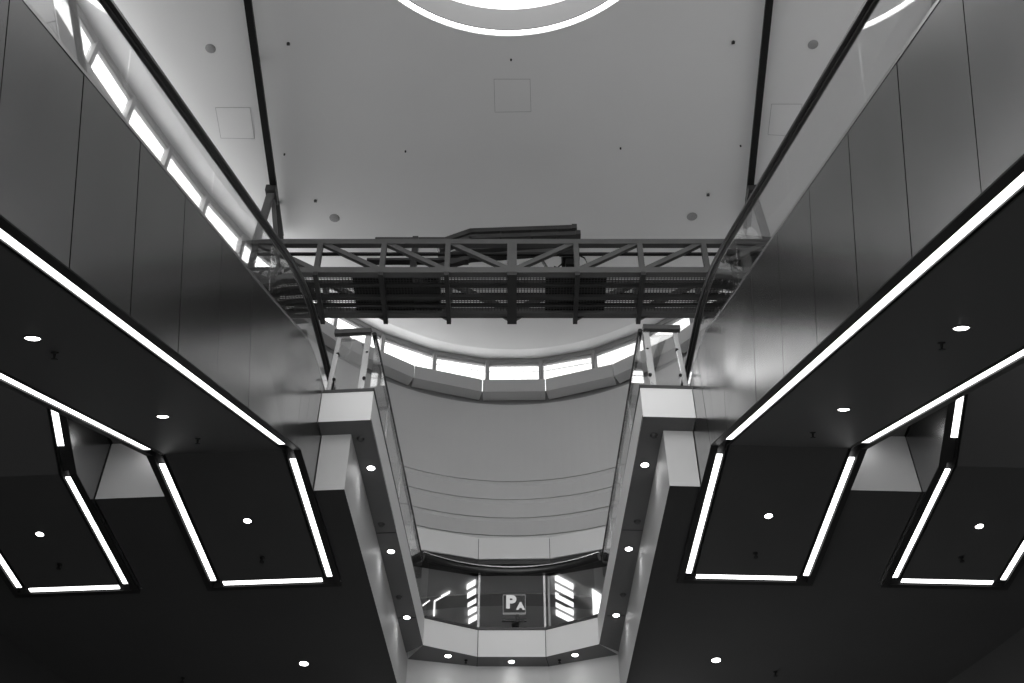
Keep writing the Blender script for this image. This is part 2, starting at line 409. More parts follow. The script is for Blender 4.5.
# wall under the balcony, between the two bulkheads
mb = MB()
for p, q in zip(backw, backw[1:]):
    d = Vector((0, 0.25, 0)); mb.hexa([up(p, -1.6), up(q, -1.6), up(q + d, -1.6), up(p + d, -1.6)], [up(p, ZS), up(q, ZS), up(q + d, ZS), up(p + d, ZS)])
struct(mb.build('wall_under_balcony', M['wall']))
# lobby beyond the balcony
FP = [(-4.4, 14.2), (-3.05, 15.93), (-1.93, 16.78), (-0.62, 17.18), (0.62, 17.18), (1.93, 16.78), (3.05, 15.93), (4.4, 14.2)]
lob = MB(); fo = offset(FP, -0.42); pts = [TM(*p, 0) for p in fo] + [Vector((4.5, 23, 0)), Vector((-4.5, 23, 0))]
lob.hexa([up(p, 11.53) for p in pts], [up(p, 11.7) for p in pts])
struct(lob.build('ceiling_lobby', M['lobby']))
lb = MB()     # a curved dark raft band in the lobby ceiling
for k in range(14):
    t0, t1 = -0.5 + k / 14, -0.5 + (k + 1) / 14
    def q(t, r): return Vector((math.sin(t) * r, 26.6 - math.cos(t) * r, 0))
    pts = [q(t0, 8.35), q(t1, 8.35), q(t1, 7.95), q(t0, 7.95)]
    lb.hexa([up(p, 11.505) for p in pts], [up(p, 11.535) for p in pts])
struct(lb.build('trim_2', M['lobbyd']))
lw = MB(); lw.box(-4.7, 4.7, 23, 23.2, 8.25, 11.7); lw.box(-4.7, -4.5, 16.2, 23, 8.25, 11.7); lw.box(4.5, 4.7, 16.2, 23, 8.25, 11.7)
struct(lw.build('wall_lobby', M['lobby']))
struct(MB().box(-4.7, 4.7, 14.97, 23, 8.27, 8.66).build('floor_lobby', M['floor']))
# fascia over the lobby opening: panels, one per facet
FP = FP[1:-1]
fl = ['white fascia panel over the lobby opening, far left facet beside the gallery', 'white fascia panel over the lobby opening, left of the middle facet', 'white middle fascia panel facing straight out over the balcony handrail', 'white fascia panel over the lobby opening, right of the middle facet', 'white fascia panel over the lobby opening, far right facet beside the gallery']
for i in range(5):
    a, b2 = FP[i], FP[i + 1]
    tx, ty = b2[0] - a[0], b2[1] - a[1]; L = math.hypot(tx, ty); tx /= L; ty /= L; nx, ny = ty, -tx
    def P(s, d, z): return TM(a[0] + tx * s + nx * d, a[1] + ty * s + ny * d, z)
    mb = MB(); mb.box(0.005, L - 0.005, -0.03, 0, 11.53, 11.965, P)
    r = mb.build('fascia_panel', M['white'], base=P(L / 2, 0, 11.53)); tag(r, fl[i], 'wall panel', 'fascia panels over the lobby opening')
    mb = MB(); mb.box(-0.12, L + 0.12, -0.40, -0.032, 11.44, 11.96, P); struct(mb.build('trim_%d' % (3 + i), M['dgrey']))

# ------------------------------------------------------------------ escalators
SL = 0.55; CS = 1 / math.hypot(1, SL)
def escalator(sg, a0, a1, rise, name_label):
    """rise=+1: climbs away from the viewer to the landing; -1: climbs from the landing over the viewer"""
    T = side(sg); yk = 9.0 if rise > 0 else 9.25; ye = 11.485; ys = -2.6; H = 7.44
    root = thing('escalator', name_label, 'escalator', T((a0 + a1) / 2, ye, H), 'four crossing escalators')
    bot = lambda y: H + (rise * SL * (y - yk) if y < yk else 0)
    # underside panel
    u = MB(); d = 0.02; iw = 0.20
    def slab(mb, A0, A1, y0, y1, dz0, dz1, m=0):
        ys_ = [y0] + ([yk] if y0 < yk < y1 else []) + [y1]
        for p, q in zip(ys_, ys_[1:]):
            mb.hexa([T(A0, p, bot(p) + dz0), T(A1, p, bot(p) + dz0), T(A1, q, bot(q) + dz0), T(A0, q, bot(q) + dz0)],
                    [T(A0, p, bot(p) + dz1), T(A1, p, bot(p) + dz1), T(A1, q, bot(q) + dz1), T(A0, q, bot(q) + dz1)], m)
    slab(u, a0 + 0.19, a1 - 0.19, ys, ye - 0.18, 0.0, 0.06); u.build('underside_panel', M['under'], root)
    f = MB()
    for p, q in ((a0 + 0.055, a0 + 0.075), (a1 - 0.07, a1 - 0.024)): slab(f, p, q, ys, ye, -0.012, 0.08)
    for p, q in ((a0, a0 + 0.055), (a1 - 0.024, a1)): slab(f, p, q, ys, ye, -0.012, -0.001)
    slab(f, a0 + 0.07, a1 - 0.07, ye - 0.07, ye, -0.012, 0.08)
    for p, q in ((a0 + 0.155, a0 + 0.165), (a0 + 0.178, a0 + 0.19), (a1 - 0.165, a1 - 0.155), (a1 - 0.19, a1 - 0.178)): slab(f, p, q, ys, ye - 0.16, -0.006, 0.05)
    f.build('truss_frame', M['black'], root)
    g = MB(); slab(g, a0 + 0.07, a0 + 0.19, ys, ye - 0.07, 0.045, 0.07); slab(g, a1 - 0.19, a1 - 0.07, ys, ye - 0.07, 0.045, 0.07); slab(g, a0 + 0.19, a1 - 0.19, ye - 0.18, ye - 0.07, 0.045, 0.07)
    g.build('light_trough', M['black'], root)
    for p, q in ((a0 + 0.075, a0 + 0.15), (a1 - 0.15, a1 - 0.075)):
        y = yk - 0.24 if rise > 0 else yk - 0.27
        while y > ys + 0.3:
            y0 = max(y - 1.38, ys + 0.1); mb = MB(); slab(mb, p, q, y0, y, 0.002, 0.012); mb.build('light_strip', M['strip'], root); y = y0 - 0.006
        for y0, y1 in ((yk + (0.16 if rise > 0 else 0.06), yk + 0.78), (yk + 0.785, 11.295)):
            mb = MB(); slab(mb, p + 0.008, q - 0.008, y0, y1, 0.002, 0.012); mb.build('light_strip', M['strip'], root)
    mb = MB(); slab(mb, a0 + 0.21, a1 - 0.21, 11.33, 11.395, 0.002, 0.012); mb.build('light_strip', M['strip'], root)
    # steel cladding in panels, square to the slope, with open seams; top edge follows the deck
    if rise > 0:
        top = [(-2.6, 8.79 + SL * (-11.6)), (7.2, 8.79 + SL * (-1.8)), (7.7, 8.082), (8.2, 8.385), (8.5, 8.565), (8.75, 8.69), (9.0, 8.765), (9.25, 8.795), (ye, 8.80)]
        seam_t = [-1.945 + 0.79 * k for k in range(12)]
        seams = [(y, y + 0.57) for y in seam_t if y < 7.9] + [(7.92, 8.42), (8.66, 8.90), (9.12, 9.12), (10.3, 10.3), (ye, ye)]
    else:
        top = [(-2.6, 8.95 + SL * 11.85), (8.6, 8.95 + SL * 0.65), (9.0, 9.105), (9.3, 8.96), (9.6, 8.86), (9.9, 8.81), (10.2, 8.80), (ye, 8.80)]
        seams = [(-1.9 + 0.79 * k, -1.9 + 0.79 * k - 0.57) for k in range(14) if -1.9 + 0.79 * k < 8.0] + [(10.2, 10.15), (ye, ye)]
    def ztop(y):
        for (p, zp), (q, zq) in zip(top, top[1:]):
            if p <= y <= q + 1e-6: return zp + (zq - zp) * (y - p) / (q - p)
        return top[-1][1]
    aF = a0 + (0.025 if rise > 0 else 0)
    for A_, nsg in ((a0, -1), (a1, 1)):
        def A(y, A_=A_, nsg=nsg):
            t = min(1, max(0, (y - 7.6) / 1.4)); return A_ + (aF - a0) * t * t * (3 - 2 * t) * (1 if nsg < 0 else 0)
        cl = MB()
        for (t0, b0), (t1, b1) in zip(seams, seams[1:]):
            e = 0.004; tl = random.uniform(-1, 1) * 0.0035
            ty = [t0 + e] + [y for y, z in top if t0 + e < y < t1 - e] + [t1 - e]
            by = [b0 + e] + [y for y in (yk,) if b0 + e < y < b1 - e] + [b1 - e]
            pts = [(y, ztop(y)) for y in ty] + [(y, bot(y) + 0.0) for y in by[::-1]]
            def off(y): return (y - (t0 + t1) / 2) * tl
            cl.hexa([T(A(y) - nsg * off(y), y, z) for y, z in pts], [T(A(y) - nsg * (off(y) + 0.02), y, z) for y, z in pts])
        cl.build('side_cladding', M['steel'], root)
        bk = MB(); pts = [(y, z - 0.02) for y, z in top] + [(y, bot(y) + 0.02) for y in (ye, yk, ys)]
        bk.hexa([T(A(y) - nsg * 0.026, y, z) for y, z in pts], [T(A(y) - nsg * 0.05, y, z) for y, z in pts]); bk.build('truss_side', M['black'], root)
        cp = MB(); cp.sweep([T(A(y) - nsg * 0.012, y, z + 0.005) for y, z in top], [(-0.016, -0.012), (0.016, -0.012), (0.016, 0.012), (-0.016, 0.012)]); cp.build('edge_trim', M['chrome'], root)
        dk = MB()
        for (p, zp), (q, zq) in zip(top, top[1:]):
            dk.hexa([T(A(p) - nsg * 0.02, p, zp - 0.03), T(A(p) - nsg * 0.30, p, zp - 0.03), T(A(q) - nsg * 0.30, q, zq - 0.03), T(A(q) - nsg * 0.02, q, zq - 0.03)],
                    [T(A(p) - nsg * 0.02, p, zp), T(A(p) - nsg * 0.30, p, zp), T(A(q) - nsg * 0.30, q, zq), T(A(q) - nsg * 0.02, q, zq)])
        dk.build('deck', M['dgrey'], root)
        # handrail and glass
        if rise > 0: hp = [(ys, 8.875 + SL * (ys - 7.5)), (7.5, 8.875), (8.0, 9.15), (8.3, 9.305), (8.55, 9.41), (8.8, 9.49), (9.05, 9.535), (9.3, 9.555), (10.9, 9.56), (11.15, 9.52), (11.3, 9.40), (11.34, 9.25), (11.3, 9.1), (11.15, 8.98)]
        else: hp = [(ys, 9.90 + SL * (9.25 - ys)), (8.7, 9.90 + SL * 0.55), (9.1, 9.985), (9.5, 9.79), (9.9, 9.65), (10.3, 9.58), (10.9, 9.56), (11.15, 9.52), (11.3, 9.40), (11.34, 9.25), (11.3, 9.1), (11.15, 8.98)]
        G = lambda y: A(y) - nsg * 0.13
        hr = MB(); prof = [(0.040, -0.012), (0.040, 0.012), (0.028, 0.024), (-0.028, 0.024), (-0.040, 0.012), (-0.040, -0.012), (-0.026, -0.024), (0.026, -0.024)]
        hr.sweep([T(G(y), y, z) for y, z in hp], prof); h = hr.build('handrail', M['rubber'], root, smooth=True)
        tr = MB(); tr.sweep([T(G(y), y, z - 0.032) for y, z in hp[:-5]], [(-0.012, -0.012), (0.012, -0.012), (0.012, 0.012), (-0.012, 0.012)]); tr.build('guide_profile', M['dgrey'], h)
        def zh(y):
            for (p, zp), (q, zq) in zip(hp, hp[1:]):
                if p <= y <= q + 1e-6: return zp + (zq - zp) * (y - p) / (q - p)
            return 9.5
        gs = [-2.5 + 1.643 * k for k in range(9)]
        gs = [y for y in gs if y < 8.3] + ([9.3, 10.3, 11.2])
        lean = 0.30 if rise > 0 else -0.30
        for y0, y1 in zip(gs, gs[1:]):
            l0 = lean if y0 < 8.4 else 0; l1 = lean if y1 < 8.4 else 0; e = 0.004
            ts = [y0 + e + (y1 - y0 - 2 * e) * k / 5 for k in range(6)]
            bs = [y0 + l0 + e + (y1 + l1 - y0 - l0 - 2 * e) * k / 5 for k in range(6)]
            pts = [(y, zh(y) - 0.035) for y in ts] + [(y, ztop(y) - 0.02) for y in bs[::-1]]
            gm = MB(); gm.hexa([T(G(y) - 0.0015, y, z) for y, z in pts], [T(G(y) + 0.0015, y, z) for y, z in pts]); gm.build('glass_panel', M['glass'], root)
    # step band between the balustrades
    st = MB(); y = -2.3
    while y < yk - 0.4:
        z = bot(y) + 1.0
        st.box(a0 + 0.34, a1 - 0.34, y, y + 0.36, z - 0.2 + (0 if rise > 0 else 0), z, T); y += 0.36
    st.box(a0 + 0.34, a1 - 0.34, yk - 0.4, ye, H + 1.12, H + 1.22, T)
    st.build('step_band', M['dgrey'], root)
    return root
esc = {}
esc[(-1, 1)] = escalator(-1, 2.505, 4.07, 1, 'left escalator beside the void, climbing away to the gallery landing, steel clad')
esc[(1, 1)] = escalator(1, 2.505, 4.07, 1, 'right escalator beside the void, climbing away to the gallery landing, steel clad')
esc[(-1, -1)] = escalator(-1, 4.866, 6.34, -1, 'outermost escalator on the left, dark underside rising overhead from the landing')
esc[(1, -1)] = escalator(1, 4.866, 6.34, -1, 'outermost escalator on the right, dark underside rising overhead from the landing')

# ------------------------------------------------------------------ downlights, sprinklers and other ceiling fittings
def downlight(p, N, label, group, r=0.050, wash=0, cat='ceiling light', spot=112, soft=0.03):
    p = Vector(p); N = Vector(N).normalized()     # N points down, out of the soffit
    root = thing('recessed_downlight', label, cat, p, group)
    t = MB(); t.lathe([(r * 1.0, 0.004), (r * 1.25, 0.004), (r * 1.28, 0.0), (r * 1.25, -0.001), (r, -0.001), (r * 1.0, 0.004)], p, N, 24); t.build('trim_ring', M['dgrey'], root, smooth=True)
    l = MB(); l.lathe([(0, 0.010), (r * 0.5, 0.009), (r * 0.8, 0.006), (r * 0.98, 0.0)], p, N, 24); l.build('lens', M['lens'], root, smooth=True)
    if wash:
        ld = bpy.data.lights.new('lamp_light', 'SPOT'); ld.energy = wash; ld.spot_size = math.radians(spot); ld.spot_blend = 1.0; ld.shadow_soft_size = soft
        lo = bpy.data.objects.new('lamp_light', ld); C.objects.link(lo); lo.parent = root; lo.location = N * 0.03
        lo.rotation_euler = N.to_track_quat('-Z', 'Y').to_euler()
    return root
def sprinkler(p, N, label, group, s=1.0):
    p = Vector(p); N = Vector(N).normalized(); root = thing('sprinkler', label, 'sprinkler', p, group)
    MB().lathe([(0, 0), (0.03 * s, 0), (0.03 * s, 0.006), (0.012 * s, 0.012), (0.008 * s, 0.05 * s), (0, 0.05 * s)], p, N, 12).build('body', M['black'], root, smooth=True)
    MB().lathe([(0, 0.05 * s), (0.026 * s, 0.052 * s), (0.026 * s, 0.058 * s), (0, 0.06 * s)], p, N, 12).build('deflector', M['black'], root, smooth=True)
    return root
NI = {}
for sg in (-1, 1):
    T = side(sg); S = SN[sg]
    n_in = (T(3, 0, 0) - T(3, 1, SL)).normalized(); nrm = (T(3, 0, -1 / 1) - T(3, 0, 0)); nin = (T(3, SL, -1) - T(3, 0, 0)).normalized()
    bot = lambda y: 7.44 + SL * (y - 9.0)
    GA = 'downlights in the escalator undersides'
    downlight(T(3.30, 5.286, bot(5.286)), nin, 'lower of two downlights on the sloping underside of the %s escalator' % S, GA)
    downlight(T(3.30, 7.475, bot(7.475)), nin, 'upper of two downlights on the sloping underside of the %s escalator, nearer the bend' % S, GA)
    downlight(T(3.31, 10.17, 7.44), (0, 0, -1), 'downlight in the level framed underside of the %s escalator beside the void' % S, GA, 0.043)
    downlight(T(5.618, 10.27, 7.44), (0, 0, -1), 'downlight in the level framed underside of the outermost %s escalator' % S, GA, 0.043)
    if sg > 0:
        zb = 7.44 - SL * (8.05 - 9.25); downlight(T(5.92, 8.02, zb), (T(3, -SL, -1) - T(3, 0, 0)), 'downlight on the rising underside of the outermost right escalator at the photo edge', GA)
    downlight(T(3.31 if sg < 0 else 3.27, 13.33, 7.5), (0, 0, -1), 'lone downlight in the dark soffit beyond the %s escalators' % S, GA, 0.058)
    GS = 'sprinkler heads on the dark undersides'
    sprinkler(T(3.31, 5.6, bot(5.6)), nin, 'sprinkler beside the lower downlight on the %s sloping underside' % S, GS, 0.9)
    sprinkler(T(3.32, 8.37, bot(8.37)), nin, 'sprinkler near the bend on the %s sloping underside' % S, GS, 0.9)
    sprinkler(T(3.297, 10.87, 7.44), (0, 0, -1), 'sprinkler near the end strip of the %s escalator beside the void' % S, GS)
    sprinkler(T(5.6, 10.86, 7.44), (0, 0, -1), 'sprinkler near the end strip of the outermost %s escalator' % S, GS)
    sprinkler(T(4.07 if sg > 0 else 4.94, 13.6, 7.5), (0, 0, -1), 'sprinkler in the dark soffit beyond the %s escalators, low in the photo' % S, GS)
    GG = 'downlights under the gallery edge'
    for y, w in ((10.37, 'nearest'), (12.02, 'middle'), (13.55, 'farthest')):
        downlight(T(2.072, y, ZS), (0, 0, -1), '%s of the three downlights under the %s gallery edge' % (w, S), GG, 0.045, WASH_W)
    for y, w in ((9.85, 'nearest'), (11.45, 'middle'), (13.05, 'farthest')):
        dd = MB(); dd.lathe([(0, 0.025), (0.03, 0.022), (0.045, 0.0), (0.045, -0.005), (0, -0.005)], T(2.11, y, ZS), (0, 0, -1), 16)
        tag(dd.build('smoke_detector', M['dgrey'], base=T(2.11, y, ZS)), '%s of three small round dark detectors under the %s gallery edge' % (w, S), 'detector', 'detectors under the gallery edges')
for sg in (-1, 1):
    downlight(side(sg)(4.32, 9.6, 8.26), (0, 0, -1), 'hidden downlight in the slot between the two %s escalators, washing the white bulkhead' % SN[sg], 'downlights in the escalator slots', 0.04, 4.0, spot=170, soft=0.14)
GB = 'downlights under the far balcony'
for p, lab in (((-0.884, 14.668), 'left'), ((-0.007, 14.825), 'middle'), ((0.87, 14.641), 'right')):
    downlight((p[0], p[1], ZS), (0, 0, -1), '%s of the three downlights under the far balcony' % lab, GB, 0.045, WASH_W * 0.45)
for x, y, lab in ((-0.64, 14.78, 'left'), (0.66, 14.78, 'right')):
    sprinkler((x, y, ZS), (0, 0, -1), '%s small sprinkler in the soffit of the far balcony' % lab, 'sprinklers under the far balcony', 0.8)

# ------------------------------------------------------------------ balustrades of the gallery and balcony
def balustrade_glass(mb, p, q, z0, z1):
    d = (q - p).normalized(); r = Vector((d.y, -d.x, 0)) * 0.002
    mb.hexa([up(p - r, z0), up(p + r, z0), up(q + r, z0), up(q - r, z0)], [up(p - r, z1), up(p + r, z1), up(q + r, z1), up(q - r, z1)])
for sg in (-1, 1):
    T = side(sg); S = SN[sg]
    zr = 9.62
    root = thing('glass_balustrade', 'glass balustrade with black handrail along the %s gallery edge of the void' % S, 'balustrade', T(2.02, 12, ZF), 'balustrades round the void')
    ys_ = [9.62, 10.78, 11.94, 13.1, 14.26]
    for y0, y1 in zip(ys_, ys_[1:]):
        g = MB(); balustrade_glass(g, T(2.02, y0 + 0.02, 0), T(2.02, y1 - 0.02, 0), ZF, zr - 0.05); g.build('glass_panel', M['glass'], root)
    for y in ys_[1:4]:
        c = MB(); c.bar(T(2.02, y, ZF), T(2.02, y, zr - 0.05), 0.02, 0.05); c.build('post', M['chrome'], root)
    h = MB(); h.sweep([T(2.035, 9.60, zr), T(2.035, 9.66, zr), T(2.035, 14.22, zr)], [(0.028 * math.cos(k * math.pi / 4), 0.028 * math.sin(k * math.pi / 4)) for k in range(8)]); h.build('handrail', M['rubber'], root, smooth=True)
    # end frame facing the viewer, between handrail and escalator
    er = thing('end_railing', 'stainless end railing with glass standing on the front edge of the %s gallery' % S, 'railing', T(2.24, 9.6, ZF), 'end railings of the galleries')
    zt = 9.66
    tb = MB(); tb.bar(T(2.07, 9.60, zt), T(2.50, 9.60, zt), 0.06, 0.07); tb.build('top_rail', M['dgrey'], er)
    for a, w in ((2.10, 0.07), (2.44, 0.05)):
        p = MB(); p.bar(T(a + (0.03 if a < 2.2 else 0.06), 9.66, ZF), T(a, 9.62, zt - 0.03), w, 0.03, up=(0, 1, 0)); po = p.build('post', M['chrome'], er)
        for z in (8.95, 9.35):
            k = MB(); k.lathe([(0, 0.02), (0.018, 0.018), (0.02, 0.0)], T(a, 9.635, z) , (0, -1, 0.1), 10); k.build('clamp_bolt', M['black'], po, smooth=True)
    g = MB(); balustrade_glass(g, T(2.10, 9.64, 0), T(2.43, 9.64, 0), ZF + 0.05, zt - 0.06); g.build('glass_panel', M['glass'], er)
root = thing('glass_balustrade', 'glass balustrade with curved black handrail round the far balcony', 'balustrade', (0, 14.7, ZF), 'balustrades round the void')
zr = 9.66
hp = []
for k in range(25):     # shallow arc of the handrail
    t = k / 24 * 2 - 1; x = 1.27 * t; hp.append(Vector((x - 0.01, 14.74 - 0.36 * t * t - 0.03 * t ** 4, zr)))
h = MB(); h.sweep(hp, [(0.055 * math.cos(k * math.pi / 5), 0.055 * math.sin(k * math.pi / 5)) for k in range(10)]); h.build('handrail', M['rubber'], root, smooth=True)
tr = MB(); tr.sweep([p + Vector((0, -0.04, 0.048)) for p in hp], [(-0.02, -0.008), (0.02, -0.008), (0.02, 0.008), (-0.02, 0.008)]); tr.build('cap_strip', M['chrome'], root)
din = [Vector((0, 0.04, 0))] * 4
for i in range(3):
    p, q = BF[i] + Vector((0, 0.05, 0)), BF[i + 1] + Vector((0, 0.05, 0)); d = (q - p).normalized() * 0.015
    g = MB(); balustrade_glass(g, p + d, q - d, ZF + 0.03, zr - 0.02); g.build('glass_panel', M['tglass'], root)
for v in (bal[2], bal[3]):
    p = MB(); p.bar(up(v + Vector((0, 0.05, 0)), ZF), up(v + Vector((0, 0.05, 0)), zr - 0.03), 0.03, 0.05); p.build('post', M['chrome'], root)
p = MB(); p.bar((0.535, 14.80, ZF), (0.535, 14.80, zr - 0.05), 0.03, 0.03); p.build('post', M['white'], root)

# ------------------------------------------------------------------ PA sign on its stand in the lobby
SS = 0.9
def text_mesh(txt, size, loc_, name, parent, depth=0.01, offset_=0.0):
    cu = bpy.data.curves.new('letter_curve', 'FONT'); cu.body = txt; cu.size = size; cu.extrude = depth / 2; cu.offset = offset_
    cu.align_x = 'CENTER'; cu.align_y = 'CENTER'
    ob = bpy.data.objects.new('letter_tmp', cu); C.objects.link(ob); dg = bpy.context.evaluated_depsgraph_get()
    me = bpy.data.meshes.new_from_object(ob.evaluated_get(dg)); bpy.data.objects.remove(ob)
    me.transform(Matrix.Rotation(math.pi / 2, 4, 'X')); me.name = name; me.materials.clear(); me.materials.append(M['signwhite'])
    o = bpy.data.objects.new(name, me); C.objects.link(o); o.parent = parent; o.location = Vector(loc_) - parent_world(parent); return o
SY = 16.2; sx = 0.035; sz = 10.02
sr = thing('parking_sign', 'square dark sign reading P A with white border standing behind the balcony glass', 'sign', (sx, SY + 0.04, ZF))
q = MB(); q.box(sx - 0.17, sx + 0.17, SY, SY + 0.03, sz - 0.16, sz + 0.16); q.build('sign_panel', M['signface'], sr)
bd = MB()
for x0, x1, z0, z1 in ((-0.18, 0.18, 0.158, 0.17), (-0.18, 0.18, -0.17, -0.158), (-0.182, -0.17, -0.17, 0.17), (0.17, 0.182, -0.17, 0.17)):
    bd.box(sx + x0, sx + x1, SY - 0.012, SY + 0.032, sz + z0, sz + z1)
bd.build('border', M['signedge'], sr)
text_mesh('P', 0.31, (sx - 0.055, SY - 0.008, sz + 0.025), 'letter', sr, 0.01, 0.014)
text_mesh('A', 0.165, (sx + 0.10, SY - 0.008, sz - 0.045), 'letter', sr, 0.01, 0.010)
p = MB(); p.bar((sx + 0.05, SY + 0.05, ZF), (sx + 0.05, SY + 0.05, sz + 0.1), 0.05, 0.05); p.build('post', M['dgrey'], sr)
p = MB(); p.box(sx - 0.19, sx + 0.19, SY, SY + 0.03, 9.715, 9.755); p.box(sx + 0.02, sx + 0.09, SY - 0.01, SY, 9.75, 9.80); p.build('cross_bar', M['dgrey'], sr)
p = MB(); p.lathe([(0, 0), (0.05, 0.0), (0.06, 0.02), (0.06, 0.06), (0.045, 0.08), (0, 0.085)], (sx + 0.02, SY - 0.01, 9.60), (0, 0, 1), 16); p.build('beacon', M['black'], sr, smooth=True)
# lobby ceiling lights; the added slats imitate window reflections in the balcony glass
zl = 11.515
def glowquad(label, quads, name, group):
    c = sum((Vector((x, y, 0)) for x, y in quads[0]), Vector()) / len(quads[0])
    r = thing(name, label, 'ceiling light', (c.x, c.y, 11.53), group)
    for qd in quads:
        mb = MB(); mb.hexa([Vector((x, y, zl - 0.02)) for x, y in qd], [Vector((x, y, 11.528)) for x, y in qd]); mb.build('slat' if len(quads) > 1 else 'diffuser', M['lobbyglow'], r)
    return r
GL = 'luminous panels on the lobby ceiling'
glowquad('column of slanted glowing slats imitating window reflections, left of the sign', [[(-0.80, 17.98 + k * 0.29), (-0.645, 17.82 + k * 0.29), (-0.65, 17.96 + k * 0.29), (-0.81, 18.12 + k * 0.29)] for k in range(5)], 'reflection_slats', GL)
glowquad('column of slanted glowing slats imitating window reflections, right of the sign', [[(0.755 + k * 0.012, 17.66 + k * 0.29), (1.09 + k * 0.012, 17.97 + k * 0.29), (1.095 + k * 0.012, 18.12 + k * 0.29), (0.76 + k * 0.012, 17.81 + k * 0.29)] for k in range(5)], 'reflection_slats', GL)
glowquad('plain luminous panel on the lobby ceiling at far right beside the gallery', [[(1.428, 18.12), (1.60, 18.32), (1.63, 18.86), (1.487, 18.96)]], 'panel_light', GL)
glowquad('thin angled light line on the lobby ceiling left of the slats', [[(-1.41, 18.48), (-1.109, 18.19), (-1.115, 18.23), (-1.395, 18.51)], [(-1.41, 18.48), (-1.385, 18.49), (-1.42, 19.0), (-1.45, 19.0)]], 'line_light', GL)
glowquad('short thin light line on the lobby ceiling at far left', [[(-1.62, 18.62), (-1.48, 18.45), (-1.485, 18.48), (-1.625, 18.66)]], 'line_light', GL)

# ------------------------------------------------------------------ skylight with cove ring
sk = thing('skylight', 'round luminous skylight with a lit cove ring in the middle of the ceiling', 'skylight', SKY_C + Vector((0, 0, 0.0)))
N = (0, 0, 1)
MB().lathe([(SKY_R - 0.10, 0.02), (SKY_R - 0.10, 0.06), (SKY_R - 0.0, 0.06), (SKY_R - 0.0, 0.02)], SKY_C, N, 96).build('cove_ring', M['cove'], sk)
MB().lathe([(SKY_R - 0.115, -0.002), (SKY_R - 0.115, 0.66), (SKY_R - 0.06, 0.66), (SKY_R - 0.06, 0.07), (SKY_R - 0.10, 0.07), (SKY_R - 0.10, -0.002), (SKY_R - 0.115, -0.002)], SKY_C, N, 96).build('drum', M['drum'], sk, smooth=True)
MB().lathe([(0, 0.62), (SKY_R - 0.116, 0.62), (SKY_R - 0.116, 0.65), (0, 0.65)], SKY_C, N, 96).build('diffuser', M['skylight'], sk)

# ------------------------------------------------------------------ fittings on the ceiling
def disc(name, mat, x, y, r, h, label, cat, group, n=24):
    p = Vector((x, y, ZC)); return tag(MB().lathe([(0, h), (r * 0.9, h), (r, h * 0.4), (r, -0.01), (0, -0.01)], p, (0, 0, -1), n).build(name, mat, base=p, smooth=True), label, cat, group)
for x, y, lab in ((-4.881, 10.311, 'near left, beside the black rail'), (-3.256, 13.857, 'far left, above the gantry end'), (4.859, 10.237, 'near right, outside the black rail'), (3.298, 13.821, 'far right, above the gantry end')):
    disc('ceiling_speaker', M['speaker'], x, y, 0.085 if y < 12 else 0.095, 0.008, 'round grey ceiling speaker, ' + lab, 'speaker', 'round speakers in the ceiling')
for x, y, lab in ((-0.016, 10.515, 'between the skylight and the square access panel'), (-1.856, 12.348, 'left of centre, in front of the gantry boom'), (1.887, 12.284, 'right of centre, in front of the gantry boom'), (-6.0, 10.431, 'at the far left by the cove'), (-3.974, 12.412, 'just inside the left black rail'), (3.966, 12.231, 'just inside the right black rail')):
    sprinkler((x, y, ZC), (0, 0, -1), 'tiny dark sprinkler on the pale ceiling ' + lab, 'sprinklers on the pale ceiling', 0.55)
for x, y, lab in ((-3.606, 10.219, 'near left'), (-3.556, 13.448, 'far left'), (3.53, 13.31, 'far right'), (3.562, 10.191, 'near right')):
    p = Vector((x, y, ZC)); mb = MB(); mb.box(x - 0.025, x + 0.025, y - 0.02, y + 0.02, ZC - 0.03, ZC); mb.box(x - 0.012, x + 0.012, y - 0.035, y - 0.02, ZC - 0.025, ZC - 0.01)
    tag(mb.build('ceiling_sensor', M['dgrey'], base=p), 'small dark box sensor on the pale ceiling, %s of the four' % lab, 'sensor', 'box sensors on the ceiling')
for pts, lab in (([(-0.298, 10.886), (0.298, 10.886), (0.322, 11.527), (-0.288, 11.537)], 'in the middle, below the skylight'), ([(-5.005, 11.447), (-4.422, 11.447), (-4.446, 12.083), (-5.023, 12.072)], 'at left, crossed by the black rail'), ([(4.369, 11.376), (4.883, 11.376), (4.929, 12.031), (4.406, 12.0)], 'at right, beside the black rail')):
    mb = MB(); c = sum((Vector((*p, ZC)) for p in pts), Vector()) / 4
    mb.hexa([Vector((*p, ZC - 0.004)) for p in pts], [Vector((*p, ZC + 0.01)) for p in pts])
    r = mb.build('access_panel', M['ceiling'], base=c); tag(r, 'square flush access panel in the ceiling ' + lab, 'access panel', 'access panels in the ceiling')
    e = MB()
    for p, q2 in zip(pts, pts[1:] + pts[:1]): e.bar(Vector((*p, ZC - 0.004)), Vector((*q2, ZC - 0.004)), 0.006, 0.003)
    e.build('gap_line', M['frame'], r)

